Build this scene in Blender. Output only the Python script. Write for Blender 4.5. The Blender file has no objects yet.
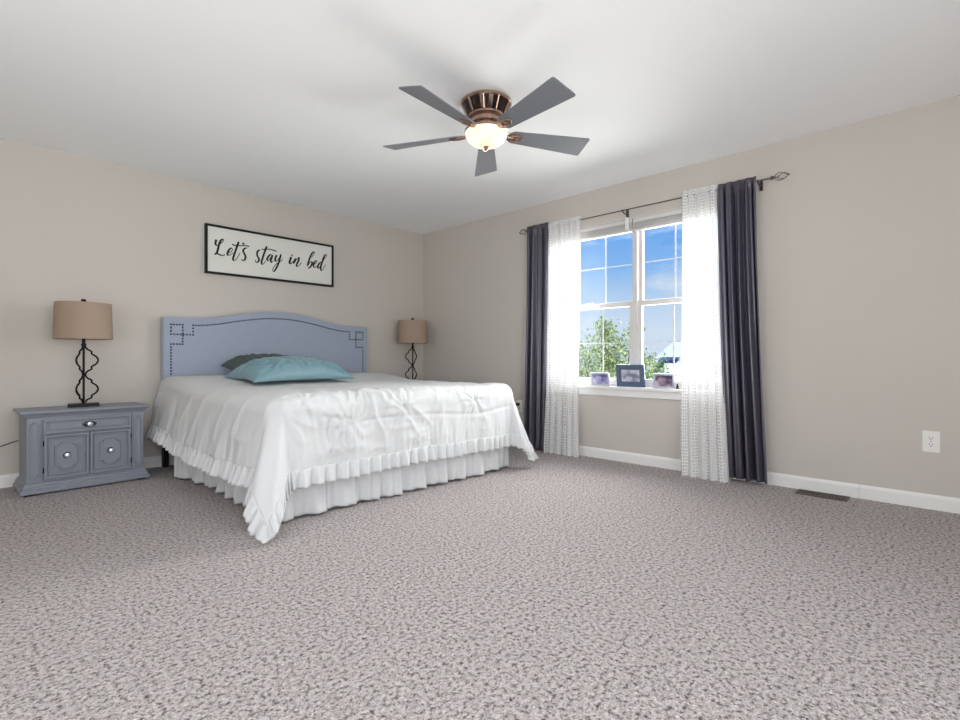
import bpy, math, random
import numpy as np
from mathutils import Vector, Matrix
random.seed(7)
PI = math.pi
sc = bpy.context.scene
COL = sc.collection

# ------------------------------------------------------------------ camera, sky, light, exposure
cam = bpy.data.objects.new('camera', bpy.data.cameras.new('camera'))
COL.objects.link(cam)
cam.location = (-4.0714, -4.8636, 0.9091)
cam.rotation_euler = (PI / 2, 0, -math.radians(46.3218))
cam.data.sensor_width = 36
cam.data.lens = 36 * 506.96 / 960
cam.data.shift_y = -2.42 / 960
cam.data.clip_start = 0.05
cam.data.clip_end = 400
sc.camera = cam
sc.view_settings.view_transform = 'Standard'
sc.view_settings.look = 'None'
sc.view_settings.exposure = 0.02
sc.view_settings.gamma = 1.0
sc.view_settings.use_curve_mapping = False
sc.cycles.use_denoising = True
sc.cycles.max_bounces = 10
sc.cycles.diffuse_bounces = 6
sc.cycles.transparent_max_bounces = 16
sc.cycles.sample_clamp_indirect = 6


def lin(r, g, b):
    f = lambda c: (c / 255 / 12.92) if c / 255 <= .04045 else ((c / 255 + .055) / 1.055) ** 2.4
    return (f(r), f(g), f(b), 1)


def make_world():
    w = bpy.data.worlds.new('sky')
    sc.world = w
    w.use_nodes = True
    nt = w.node_tree
    N, L = nt.nodes, nt.links
    N.clear()
    out = N.new('ShaderNodeOutputWorld')
    bg = N.new('ShaderNodeBackground')
    tc = N.new('ShaderNodeTexCoord')
    sep = N.new('ShaderNodeSeparateXYZ')
    L.new(tc.outputs['Generated'], sep.inputs[0])
    ramp = N.new('ShaderNodeValToRGB')
    e = ramp.color_ramp.elements
    e[0].position = 0.0
    e[0].color = lin(214, 228, 246)
    e[1].position = 0.7
    e[1].color = lin(60, 120, 215)
    for p, c in ((0.05, (214, 230, 249)), (0.10, (194, 219, 247)), (0.17, (134, 187, 245)), (0.25, (100, 166, 243))):
        q = e.new(p)
        q.color = lin(*c)
    L.new(sep.outputs['Z'], ramp.inputs[0])
    mp = N.new('ShaderNodeMapping')
    mp.inputs['Scale'].default_value = (3, 3, 9)
    mp.inputs['Rotation'].default_value = (0.35, 0.2, 0)
    L.new(tc.outputs['Generated'], mp.inputs[0])
    nz = N.new('ShaderNodeTexNoise')
    nz.inputs['Scale'].default_value = 1.6
    nz.inputs['Detail'].default_value = 7
    nz.inputs['Roughness'].default_value = 0.6
    L.new(mp.outputs[0], nz.inputs[0])
    cr = N.new('ShaderNodeValToRGB')
    cr.color_ramp.elements[0].position = 0.5
    cr.color_ramp.elements[1].position = 0.78
    L.new(nz.outputs[0], cr.inputs[0])
    mx = N.new('ShaderNodeMix')
    mx.data_type = 'RGBA'
    mx.inputs['B'].default_value = lin(235, 242, 250)
    L.new(cr.outputs[0], mx.inputs['Factor'])
    L.new(ramp.outputs[0], mx.inputs['A'])
    L.new(mx.outputs['Result'], bg.inputs[0])
    bg.inputs[1].default_value = 1.0
    L.new(bg.outputs[0], out.inputs[0])


make_world()


def lamp(name, kind, loc, rot, energy, color=(1, 1, 1), **kw):
    d = bpy.data.lights.new(name, kind)
    d.energy = energy
    d.color = color
    for k, v in kw.items():
        setattr(d, k, v)
    o = bpy.data.objects.new(name, d)
    o.location = loc
    o.rotation_euler = rot
    COL.objects.link(o)
    return o


# sun high behind the house: lights the trees outside and never enters the room
lamp('sun', 'SUN', (0, 0, 30), (math.radians(48), 0, math.radians(-75)), 5.5, (1, .97, .92), angle=math.radians(1.5))
# daylight at the window (faces into the room, -X)
lamp('window_daylight', 'AREA', (0.28, -2.79, 1.34), (0, PI / 2 - .22, 0), 93, (1, .985, .965), shape='RECTANGLE', size=1.45, size_y=1.80, spread=math.radians(122))
# added fill light outside the made-up window behind the camera (faces +Y)
lamp('rear_fill_light', 'AREA', (-3.85, -6.60, 1.25), (PI / 2 + .26, 0, -.05), 98, (1, .985, .965), shape='RECTANGLE', size=2.8, size_y=1.7)


# added fill light outside the made-up left wall window (faces +X)
lamp('side_fill_light', 'AREA', (-5.78, -3.9, 1.25), (0, -PI / 2 - .62, 0), 46, (1, .985, .965), shape='RECTANGLE', size=1.5, size_y=2.4)


# ------------------------------------------------------------------ materials
def nmat(name):
    m = bpy.data.materials.new(name)
    m.use_nodes = True
    nt = m.node_tree
    b = nt.nodes['Principled BSDF']
    return m, nt, nt.nodes, nt.links, b


def mat(name, c, rough=.5, metal=0, var=.05, vs=8, bump=0, bs=60, spec=.5, bdist=.002, stretch=None, sheen=0):
    m, nt, N, L, b = nmat(name)
    tc = N.new('ShaderNodeTexCoord')
    src = tc.outputs['Object']
    if stretch:
        mp = N.new('ShaderNodeMapping')
        mp.inputs['Scale'].default_value = stretch
        L.new(src, mp.inputs[0])
        src = mp.outputs[0]
    nz = N.new('ShaderNodeTexNoise')
    nz.inputs['Scale'].default_value = vs
    nz.inputs['Detail'].default_value = 4
    L.new(src, nz.inputs[0])
    col = lin(*c)
    mx = N.new('ShaderNodeMix')
    mx.data_type = 'RGBA'
    mx.inputs['A'].default_value = tuple(x * (1 - var) for x in col[:3]) + (1,)
    mx.inputs['B'].default_value = tuple(min(1, x * (1 + var)) for x in col[:3]) + (1,)
    L.new(nz.outputs[0], mx.inputs['Factor'])
    L.new(mx.outputs['Result'], b.inputs['Base Color'])
    b.inputs['Roughness'].default_value = rough
    b.inputs['Metallic'].default_value = metal
    b.inputs['Specular IOR Level'].default_value = spec
    if sheen:
        b.inputs['Sheen Weight'].default_value = sheen
    if bump:
        n2 = N.new('ShaderNodeTexNoise')
        n2.inputs['Scale'].default_value = bs
        n2.inputs['Detail'].default_value = 3
        L.new(src, n2.inputs[0])
        bp = N.new('ShaderNodeBump')
        bp.inputs['Strength'].default_value = bump
        bp.inputs['Distance'].default_value = bdist
        L.new(n2.outputs[0], bp.inputs['Height'])
        L.new(bp.outputs[0], b.inputs['Normal'])
    return m


WALL = mat('wall_paint', (200, 194, 187), .75, var=.015, vs=2, bump=.12, bs=220, spec=.25)
CEIL = mat('ceiling_paint', (248, 249, 250), .85, var=.01, vs=2, bump=.1, bs=180, spec=.2)
TRIM = mat('trim_paint', (234, 233, 230), .35, var=.01)
VINYL = mat('white_vinyl', (212, 209, 207), .35, var=.01)
BLIND = mat('blind_slat', (214, 211, 208), .5, var=.02)
NSTAND = mat('grey_blue_chalk_paint', (138, 143, 154), .5, var=.10, vs=14, bump=.25, bs=90, stretch=(1, 4, 14))
NSDARK = mat('nightstand_side', (96, 90, 92), .55, var=.12, vs=10, bump=.2, bs=80)
BLACK = mat('black_metal', (7, 7, 8), .35, var=.15, spec=.2)
BLACKWOOD = mat('black_wood', (9, 8, 8), .5, var=.15, spec=.3)
SILVER = mat('brushed_knob', (215, 215, 220), .25, metal=.7, var=.04)
PEWTER = mat('dark_rosette', (60, 60, 68), .4, metal=.6, var=.1)
COPPER = mat('antique_copper', (172, 146, 130), .22, metal=.9, var=.12, vs=20)
BRONZE = mat('dark_bronze_glass', (58, 44, 40), .08, metal=.6, var=.25, vs=14)
BLADE = mat('fan_blade', (118, 120, 126), .26, var=.06, vs=6, stretch=(1, 14, 1))
SHADE = mat('lamp_linen', (164, 144, 128), .85, var=.06, vs=40, bump=.3, bs=300, stretch=(1, 1, 5), spec=.2)
FABRIC = mat('blue_grey_linen', (158, 167, 185), .9, var=.10, vs=60, bump=.5, bs=420, stretch=(1, 1, 2.2), spec=.15, sheen=.3)
MATTRESS = mat('mattress_ticking', (225, 224, 222), .9, var=.03)
SKIRT = mat('white_cotton', (214, 215, 216), .9, var=.02, bump=.2, bs=120, spec=.2)
TEAL = mat('teal_satin', (112, 148, 158), .42, var=.08, vs=12, bump=.3, bs=50, bdist=.004, spec=.5, sheen=.2)
OLIVE = mat('dark_green_satin', (72, 84, 80), .5, var=.10, vs=12, bump=.3, bs=50, bdist=.004)
ROD = mat('brushed_nickel', (96, 92, 88), .3, metal=.9, var=.08)
PLASTIC = mat('white_plastic', (236, 234, 230), .35, var=.01)
DARKSLOT = mat('dark_slot', (30, 28, 26), .6, var=.1)
VENTM = mat('brown_register', (84, 68, 60), .45, metal=.3, var=.1)
CORD = mat('black_cord', (18, 18, 20), .5, var=.1)
SIGNW = mat('sign_board', (222, 222, 216), .6, var=.02, vs=5)
INK = mat('black_ink', (5, 5, 6), .6, var=.1)
FR_GREY = mat('grey_picture_frame', (176, 180, 196), .35, var=.05)
FR_SLATE = mat('slate_picture_frame', (82, 98, 124), .4, var=.1, vs=30)


def photo_mat(name, a, b_, c):
    m, nt, N, L, b = nmat(name)
    tc = N.new('ShaderNodeTexCoord')
    nz = N.new('ShaderNodeTexNoise')
    nz.inputs['Scale'].default_value = 14
    nz.inputs['Detail'].default_value = 2
    L.new(tc.outputs['Object'], nz.inputs[0])
    r = N.new('ShaderNodeValToRGB')
    r.color_ramp.elements[0].position = .35
    r.color_ramp.elements[0].color = lin(*a)
    r.color_ramp.elements[1].position = .65
    r.color_ramp.elements[1].color = lin(*c)
    q = r.color_ramp.elements.new(.5)
    q.color = lin(*b_)
    L.new(nz.outputs[0], r.inputs[0])
    L.new(r.outputs[0], b.inputs['Base Color'])
    b.inputs['Roughness'].default_value = .25
    return m


PH1 = photo_mat('print_purple', (92, 84, 130), (150, 150, 190), (190, 186, 210))
PH2 = photo_mat('print_pale', (120, 126, 150), (186, 188, 206), (214, 212, 222))
PH3 = photo_mat('print_dusk', (64, 66, 92), (140, 116, 130), (190, 180, 196))


def carpet_mat():
    m, nt, N, L, b = nmat('carpet')
    tc = N.new('ShaderNodeTexCoord')
    src = tc.outputs['Object']
    nz = N.new('ShaderNodeTexNoise')
    nz.inputs['Scale'].default_value = 66
    nz.inputs['Detail'].default_value = 5
    nz.inputs['Roughness'].default_value = .78
    L.new(src, nz.inputs[0])
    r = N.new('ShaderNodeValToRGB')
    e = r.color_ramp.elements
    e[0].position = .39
    e[0].color = lin(70, 60, 57)  # dark end paints the shade in the gaps between tufts
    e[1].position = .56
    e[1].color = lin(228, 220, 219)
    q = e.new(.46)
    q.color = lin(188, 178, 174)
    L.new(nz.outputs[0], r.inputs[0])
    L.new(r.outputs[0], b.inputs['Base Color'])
    b.inputs['Roughness'].default_value = .95
    b.inputs['Specular IOR Level'].default_value = .1
    b.inputs['Sheen Weight'].default_value = .2
    n2 = N.new('ShaderNodeTexNoise')
    n2.inputs['Scale'].default_value = 115
    n2.inputs['Detail'].default_value = 2
    n2.inputs['Distortion'].default_value = .6
    L.new(src, n2.inputs[0])
    n3 = N.new('ShaderNodeTexNoise')
    n3.inputs['Scale'].default_value = 3
    L.new(src, n3.inputs[0])
    bp = N.new('ShaderNodeBump')
    bp.inputs['Strength'].default_value = 1
    bp.inputs['Distance'].default_value = .03
    L.new(n2.outputs[0], bp.inputs['Height'])
    L.new(bp.outputs[0], b.inputs['Normal'])
    return m


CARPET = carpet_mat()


def glass_mat():
    m = bpy.data.materials.new('window_glass')
    m.use_nodes = True
    N, L = m.node_tree.nodes, m.node_tree.links
    N.clear()
    o = N.new('ShaderNodeOutputMaterial')
    t = N.new('ShaderNodeBsdfTransparent')
    t.inputs[0].default_value = (.97, .98, .98, 1)
    g = N.new('ShaderNodeBsdfGlossy')
    g.inputs['Roughness'].default_value = .02
    mx = N.new('ShaderNodeMixShader')
    mx.inputs[0].default_value = .03
    L.new(t.outputs[0], mx.inputs[1])
    L.new(g.outputs[0], mx.inputs[2])
    L.new(mx.outputs[0], o.inputs[0])
    return m


GLASS = glass_mat()


def cloth_mat(name, c, trans, rough=.9, bump=.3, bs=300, stretch=None):
    """woven cloth that lets part of the light through"""
    m = mat(name, c, rough, var=.03, vs=9, bump=bump, bs=bs, spec=.2, stretch=stretch)
    N, L = m.node_tree.nodes, m.node_tree.links
    b = N['Principled BSDF']
    o = [n for n in N if n.type == 'OUTPUT_MATERIAL'][0]
    tr = N.new('ShaderNodeBsdfTranslucent')
    tr.inputs[0].default_value = lin(*c)
    mx = N.new('ShaderNodeMixShader')
    mx.inputs[0].default_value = trans
    L.new(b.outputs[0], mx.inputs[1])
    L.new(tr.outputs[0], mx.inputs[2])
    L.new(mx.outputs[0], o.inputs[0])
    return m


QUILT = cloth_mat('white_comforter', (220, 221, 222), .08, bump=.35, bs=45)


def lace_mat():
    m = bpy.data.materials.new('white_lace')
    m.use_nodes = True
    N, L = m.node_tree.nodes, m.node_tree.links
    N.clear()
    o = N.new('ShaderNodeOutputMaterial')
    uv = N.new('ShaderNodeTexCoord')
    sep = N.new('ShaderNodeSeparateXYZ')
    L.new(uv.outputs['UV'], sep.inputs[0])

    def vor(scale):
        v = N.new('ShaderNodeTexVoronoi')
        v.feature = 'DISTANCE_TO_EDGE'
        v.inputs['Scale'].default_value = scale
        v.inputs['Randomness'].default_value = .35
        L.new(uv.outputs['UV'], v.inputs['Vector'])
        return v

    def math_(op, a, b=None):
        n = N.new('ShaderNodeMath')
        n.operation = op
        for i, q in enumerate((a, b)):
            if q is None:
                continue
            if isinstance(q, (int, float)):
                n.inputs[i].default_value = q
            else:
                L.new(q, n.inputs[i])
        return n.outputs[0]
    big = math_('LESS_THAN', vor(42).outputs['Distance'], .15)
    small = math_('LESS_THAN', vor(85).outputs['Distance'], .18)
    # wide vertical bands: open scallops between denser net
    band = math_('GREATER_THAN', math_('SINE', math_('MULTIPLY', sep.outputs['X'], 40)), .1)
    mixb = N.new('ShaderNodeMix')
    L.new(band, mixb.inputs['Factor'])
    L.new(small, mixb.inputs['A'])
    L.new(big, mixb.inputs['B'])
    opac = math_('MINIMUM', math_('ADD', math_('MULTIPLY', mixb.outputs[0], .42), .56), 1)
    d = N.new('ShaderNodeBsdfDiffuse')
    d.inputs[0].default_value = (.78, .78, .78, 1)
    t = N.new('ShaderNodeBsdfTranslucent')
    t.inputs[0].default_value = (.95, .95, .95, 1)
    m1 = N.new('ShaderNodeMixShader')
    m1.inputs[0].default_value = .09
    L.new(d.outputs[0], m1.inputs[1])
    L.new(t.outputs[0], m1.inputs[2])
    tp = N.new('ShaderNodeBsdfTransparent')
    m2 = N.new('ShaderNodeMixShader')
    L.new(opac, m2.inputs[0])
    L.new(tp.outputs[0], m2.inputs[1])
    L.new(m1.outputs[0], m2.inputs[2])
    L.new(m2.outputs[0], o.inputs[0])
    return m


LACE = lace_mat()


def satin_mat():
    m = mat('plum_grey_satin', (94, 91, 102), .30, var=.05, vs=3, bump=.15, bs=400, spec=.7)
    N, L = m.node_tree.nodes, m.node_tree.links
    b = N['Principled BSDF']
    b.inputs['Metallic'].default_value = .45
    o = [n for n in N if n.type == 'OUTPUT_MATERIAL'][0]
    tr = N.new('ShaderNodeBsdfTranslucent')
    tr.inputs[0].default_value = lin(120, 125, 175)
    mx = N.new('ShaderNodeMixShader')
    mx.inputs[0].default_value = .10
    L.new(b.outputs[0], mx.inputs[1])
    L.new(tr.outputs[0], mx.inputs[2])
    L.new(mx.outputs[0], o.inputs[0])
    return m


SATIN = satin_mat()


def glow_mat():
    m, nt, N, L, b = nmat('frosted_lit_glass')
    tc = N.new('ShaderNodeTexCoord')
    nz = N.new('ShaderNodeTexNoise')
    nz.inputs['Scale'].default_value = 9
    nz.inputs['Detail'].default_value = 3
    L.new(tc.outputs['Object'], nz.inputs[0])
    r = N.new('ShaderNodeValToRGB')
    r.color_ramp.elements[0].position = .35
    r.color_ramp.elements[0].color = (1, .80, .50, 1)
    r.color_ramp.elements[1].position = .6
    r.color_ramp.elements[1].color = (1, .93, .76, 1)
    L.new(nz.outputs[0], r.inputs[0])
    L.new(r.outputs[0], b.inputs['Emission Color'])
    b.inputs['Emission Strength'].default_value = .95
    b.inputs['Base Color'].default_value = (.45, .40, .32, 1)
    b.inputs['Roughness'].default_value = .35
    return m


GLOW = glow_mat()


# ------------------------------------------------------------------ geometry helpers
def link(name, me, m=None, parent=None):
    o = bpy.data.objects.new(name, me)
    COL.objects.link(o)
    if m:
        me.materials.append(m)
    if parent:
        o.parent = parent
    return o


def tag(o, label=None, cat=None, group=None, kind=None):
    if label: o['label'] = label
    if cat: o['category'] = cat
    if group: o['group'] = group
    if kind: o['kind'] = kind
    return o


def thing(name, loc, rz=0, label=None, cat=None, group=None, kind=None, parent=None):
    o = bpy.data.objects.new(name, None)
    o.empty_display_size = .1
    COL.objects.link(o)
    o.location = loc
    o.rotation_euler = (0, 0, rz)
    if parent: o.parent = parent
    return tag(o, label, cat, group, kind)


class MB:
    def __init__(s):
        s.v, s.f = [], []

    def add(s, vs, fs, M=None):
        n = len(s.v)
        s.v += [tuple(M @ Vector(p)) if M else tuple(p) for p in vs]
        s.f += [tuple(i + n for i in f) for f in fs]
        return s

    def box(s, x0, x1, y0, y1, z0, z1, M=None):
        vs = [(x, y, z) for x in (x0, x1) for y in (y0, y1) for z in (z0, z1)]
        return s.add(vs, [(0, 1, 3, 2), (4, 6, 7, 5), (0, 4, 5, 1), (2, 3, 7, 6), (0, 2, 6, 4), (1, 5, 7, 3)], M)

    def tube(s, pts, r, seg=8, closed=False, M=None, flat=None):
        """round (or, with flat=(a, b), oval) bar along a path"""
        P = [Vector(p) for p in pts]
        n = len(P)
        vs = []
        ref = Vector((0, 0, 1))
        prev = None
        for i in range(n):
            if closed:
                t = P[(i + 1) % n] - P[i - 1]
            else:
                t = P[min(i + 1, n - 1)] - P[max(i - 1, 0)]
            t.normalize()
            if prev is None:
                a = ref if abs(t.z) < .9 else Vector((1, 0, 0))
                u = a.cross(t).normalized()
            else:
                u = (prev - t * prev.dot(t)).normalized()
            prev = u
            w = t.cross(u)
            rr = r[i] if isinstance(r, (list, tuple)) else r
            for k in range(seg):
                an = 2 * PI * k / seg
                vs.append(P[i] + u * rr * math.cos(an) + w * rr * math.sin(an))
        fs = []
        for i in range(n if closed else n - 1):
            j = (i + 1) % n
            for k in range(seg):
                l = (k + 1) % seg
                fs.append((i * seg + k, i * seg + l, j * seg + l, j * seg + k))
        if not closed:
            fs.append(tuple(range(seg))[::-1])
            fs.append(tuple((n - 1) * seg + k for k in range(seg)))
        return s.add(vs, fs, M)

    def lathe(s, prof, seg=32, c=(0, 0), M=None):
        vs = [(c[0] + r * math.cos(2 * PI * k / seg), c[1] + r * math.sin(2 * PI * k / seg), z) for r, z in prof for k in range(seg)]
        fs = []
        for i in range(len(prof) - 1):
            for k in range(seg):
                l = (k + 1) % seg
                fs.append((i * seg + k, i * seg + l, (i + 1) * seg + l, (i + 1) * seg + k))
        if prof[0][0] > 1e-4: fs.append(tuple(range(seg))[::-1])
        if prof[-1][0] > 1e-4: fs.append(tuple((len(prof) - 1) * seg + k for k in range(seg)))
        return s.add(vs, fs, M)

    def prism(s, poly, d0, d1, M=None):
        """poly of (a, b) in the local X-Z plane, extruded along Y from d0 to d1"""
        n = len(poly)
        vs = [(a, d0, b) for a, b in poly] + [(a, d1, b) for a, b in poly]
        fs = [tuple(range(n)), tuple(range(n, 2 * n))[::-1]]
        fs += [(i, (i + 1) % n + 0, (i + 1) % n + n, i + n)[::-1] for i in range(n)]
        return s.add(vs, fs, M)

    def ring(s, outer, inner, d0, d1, M=None):
        """frame between two polys with the same count, in X-Z, extruded along Y; inner may sit deeper (bevel)"""
        n = len(outer)
        vs = [(a, d0, b) for a, b in outer] + [(a, d0, b) for a, b in inner] + [(a, d1, b) for a, b in outer] + [(a, d1, b) for a, b in inner]
        fs = []
        for i in range(n):
            j = (i + 1) % n
            fs += [(i, j, n + j, n + i), (2 * n + i, 3 * n + i, 3 * n + j, 2 * n + j), (i, 2 * n + i, 2 * n + j, j), (n + i, n + j, 3 * n + j, 3 * n + i)]
        return s.add(vs, fs, M)

    def build(s, name, m, parent=None, smooth=False, bevel=0, seg=2):
        me = bpy.data.meshes.new(name)
        me.from_pydata(s.v, [], s.f)
        bm_fix(me)
        if smooth:
            me.polygons.foreach_set('use_smooth', [True] * len(me.polygons))
            me.set_sharp_from_angle(angle=math.radians(38))
        o = link(name, me, m, parent)
        if bevel:
            b = o.modifiers.new('bevel', 'BEVEL')
            b.width = bevel
            b.segments = seg
            b.limit_method = 'ANGLE'
            b.angle_limit = math.radians(40)
        return o


def bm_fix(me):
    import bmesh
    bm = bmesh.new()
    bm.from_mesh(me)
    bmesh.ops.recalc_face_normals(bm, faces=bm.faces)
    bm.to_mesh(me)
    bm.free()


def grid_mesh(name, X, Y, Z, m, parent=None, uv=None, solid=0, mask=None):
    n0, n1 = X.shape
    me = bpy.data.meshes.new(name)
    co = np.stack([X, Y, Z], -1).reshape(-1, 3)
    i = np.arange(n0 * n1).reshape(n0, n1)
    f = np.stack([i[:-1, :-1], i[1:, :-1], i[1:, 1:], i[:-1, 1:]], -1).reshape(-1, 4)
    me.from_pydata(co.tolist(), [], f.tolist())
    me.polygons.foreach_set('use_smooth', [True] * len(me.polygons))
    if uv is not None:
        l = me.uv_layers.new(name='UVMap')
        idx = np.zeros(len(me.loops), dtype=np.int32)
        me.loops.foreach_get('vertex_index', idx)
        U_ = np.stack(uv, -1).reshape(-1, 2)
        l.data.foreach_set('uv', U_[idx].ravel())
    o = link(name, me, m, parent)
    if solid:
        md = o.modifiers.new('solidify', 'SOLIDIFY')
        md.thickness = solid
        md.offset = 0
    return o


_rng = np.random.RandomState(3)
_NT = _rng.rand(256, 256)


def noise(x, y=0.0, seed=0):
    """smooth value noise in -1..1"""
    x = np.asarray(x, float) + 17.3 * seed
    y = np.asarray(y, float) + 31.7 * seed + np.zeros_like(x)
    xi, yi = np.floor(x).astype(int), np.floor(y).astype(int)
    fx, fy = x - xi, y - yi
    fx, fy = fx * fx * (3 - 2 * fx), fy * fy * (3 - 2 * fy)
    g = lambda a, b: _NT[a % 256, b % 256]
    v = (g(xi, yi) * (1 - fx) + g(xi + 1, yi) * fx) * (1 - fy) + (g(xi, yi + 1) * (1 - fx) + g(xi + 1, yi + 1) * fx) * fy
    return v * 2 - 1


def sstep(a, b, x):
    t = np.clip((x - a) / (b - a), 0, 1)
    return t * t * (3 - 2 * t)


def copy_tree(o, parent=None):
    c = o.copy()
    COL.objects.link(c)
    if parent: c.parent = parent
    for ch in list(o.children):
        copy_tree(ch, c)
    return c


# ------------------------------------------------------------------ room shell
H = 2.44
XL, YF = -5.5, -6.4
WY0, WY1, WZ0, WZ1 = -3.73, -1.87, 0.655, 2.12      # the double window's opening
T = 0.16


def struct(mb, name, m, **k):
    return tag(mb.build(name, m, **k), kind='structure')


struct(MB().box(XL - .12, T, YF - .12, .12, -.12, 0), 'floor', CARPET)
struct(MB().box(XL - .12, T, YF - .12, .12, H, H + .12), 'ceiling', CEIL)
struct(MB().box(XL - .12, T, 0, .12, 0, H), 'wall_back', WALL)
w = MB().box(0, T, WY1, 0, 0, H).box(0, T, YF, WY0, 0, H).box(0, T, WY0, WY1, 0, WZ0 - .03).box(0, T, WY0, WY1, WZ1, H)
struct(w, 'wall_right', WALL)
SY0, SY1, SZ0, SZ1 = -5.2, -2.6, .45, 2.15
w = MB().box(XL - .12, XL, YF - .12, SY0, 0, H).box(XL - .12, XL, SY1, 0, 0, H).box(XL - .12, XL, SY0, SY1, 0, SZ0).box(XL - .12, XL, SY0, SY1, SZ1, H)
struct(w, 'wall_left', WALL)
# unseen slab added outside the side opening to keep sun off the carpet
struct(MB().box(XL - 2.9, XL - .12, -9, 1, 2.40, 2.52), 'sun_block_slab', CEIL)
FX0, FX1, FZ0, FZ1 = -5.25, -2.35, .5, 2.15
w = MB().box(XL, FX0, YF - .12, YF, 0, H).box(FX1, T, YF - .12, YF, 0, H).box(FX0, FX1, YF - .12, YF, 0, FZ0).box(FX0, FX1, YF - .12, YF, FZ1, H)
struct(w, 'wall_front', WALL)


def baseboard(name, p0, p1, nrm):
    """profiled skirting from p0 to p1 (2-D); nrm points into the room"""
    prof = [(0, 0), (.014, 0), (.014, .068), (.011, .078), (.006, .084), (.004, .088), (0, .088)]
    mb = MB()
    vs, n = [], len(prof)
    for p in (p0, p1):
        vs += [(p[0] + nrm[0] * d, p[1] + nrm[1] * d, z) for d, z in prof]
    mb.add(vs, [tuple(range(n)), tuple(range(n, 2 * n))] + [(i, (i + 1) % n, (i + 1) % n + n, i + n) for i in range(n)])
    return struct(mb, name, TRIM)


baseboard('baseboard_back', (XL, 0), (0, 0), (0, -1))
baseboard('baseboard_right', (0, -.014), (0, -4.372), (-1, 0))
baseboard('baseboard_right', (0, -4.374), (0, YF), (-1, 0))
baseboard('baseboard_left', (XL, YF), (XL, -.014), (1, 0))
baseboard('baseboard_front', (XL + .014, YF), (-.014, YF), (0, 1))


# ------------------------------------------------------------------ the double window
def rect(y0, y1, z0, z1):
    return [(y0, z0), (y1, z0), (y1, z1), (y0, z1)]


MY = Matrix(((0, 1, 0, 0), (1, 0, 0, 0), (0, 0, 1, 0), (0, 0, 0, 1)))   # local (a, d, b) -> world (x=d, y=a, z=b)


def frame_bar(o, wd, d0, d1, wb=None, wt=None):
    (y0, z0), (y1, _), (_, z1), _ = o
    wb = wb or wd
    wt = wt or wd
    inn = rect(y0 + wd, y1 - wd, z0 + wb, z1 - wt)
    return MB().ring(o, inn, d0, d1, MY), inn


def window_unit(k, y0, y1):
    root = thing('window_%d' % k, (0, 0, 0), kind='structure')
    mb, inn = frame_bar(rect(y0, y1, WZ0, WZ1), .022, .05, .15)
    mb.build('window_frame', VINYL, root, bevel=.003)
    (a0, b0), (a1, _), (_, b1), _ = inn
    zm = 1.385
    # upper sash sits outside, lower sash inside
    up, ui = frame_bar(rect(a0, a1, zm - .02, b1), .026, .105, .135, wb=.045)
    us = up.build('upper_sash', VINYL, root, bevel=.003)
    lo, li = frame_bar(rect(a0, a1, b0, zm + .02), .036, .065, .098, wb=.045, wt=.045)
    ls = lo.build('lower_sash', VINYL, root, bevel=.003)
    for sash, q, d in ((us, ui, .12), (ls, li, .08)):
        (c0, e0), (c1, _), (_, e1), _ = q
        MB().box(d - .0015, d + .0015, c0 - .004, c1 + .004, e0 - .004, e1 + .004).build('pane', GLASS, sash)
        g = MB()
        wy = (c1 - c0)
        for i in (1, 2):
            yy = c0 + wy * i / 3
            g.box(d - .0012, d + .0012, yy - .006, yy + .006, e0, e1)
        zz = (e0 + e1) / 2
        g.box(d - .0011, d + .0011, c0, c1, zz - .004, zz + .004)
        g.build('muntin', VINYL, sash)
    # sash lock on the meeting rail
    ym = (a0 + a1) / 2
    MB().box(.055, .098, ym - .03, ym + .03, zm + .02, zm + .032).build('sash_lock', VINYL, root, bevel=.003)
    return root


window_unit(1, -2.79, WY1)
window_unit(2, WY0, -2.79)
# stool and apron
s = MB().box(-.035, .05, WY0 - .05, WY1 + .05, WZ0 - .028, WZ0)
struct(s, 'trim_1', TRIM, bevel=.005)
struct(MB().box(-.016, 0, WY0 - .02, WY1 + .02, WZ0 - .088, WZ0 - .028), 'trim_2', TRIM, bevel=.004)
# painted returns of the opening
struct(MB().box(0.001, .05, WY0, WY0 + .006, WZ0, WZ1).box(0.001, .05, WY1 - .006, WY1, WZ0, WZ1).box(0.001, .05, WY0, WY1, WZ1 - .006, WZ1), 'trim_3', TRIM)

# unseen window added behind the camera to let the rear fill in
r3 = thing('window_3', (0, 0, 0), kind='structure')
b3 = MB()
b3.ring(rect(FX0, FX1, FZ0, FZ1), rect(FX0 + .06, FX1 - .06, FZ0 + .06, FZ1 - .06), YF - .1, YF - .03)
for xx in (-4.3, -3.3):
    b3.box(xx - .03, xx + .03, YF - .1, YF - .03, FZ0 + .06, FZ1 - .06)
b3.build('window_frame', VINYL, r3, bevel=.004)
MB().box(FX0 + .05, FX1 - .05, YF - .07, YF - .064, FZ0 + .05, FZ1 - .05).build('pane', GLASS, r3)


r4 = thing('window_4', (0, 0, 0), kind='structure')  # unseen window added in the left wall to let the side fill in
b4 = MB().ring(rect(SY0, SY1, SZ0, SZ1), rect(SY0 + .06, SY1 - .06, SZ0 + .06, SZ1 - .06), XL - .1, XL - .03, MY).box(XL - .1, XL - .03, -3.93, -3.87, SZ0 + .06, SZ1 - .06)
b4.build('window_frame', VINYL, r4, bevel=.004)
MB().box(XL - .07, XL - .064, SY0 + .05, SY1 - .05, SZ0 + .05, SZ1 - .05).build('pane', GLASS, r4)


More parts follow.
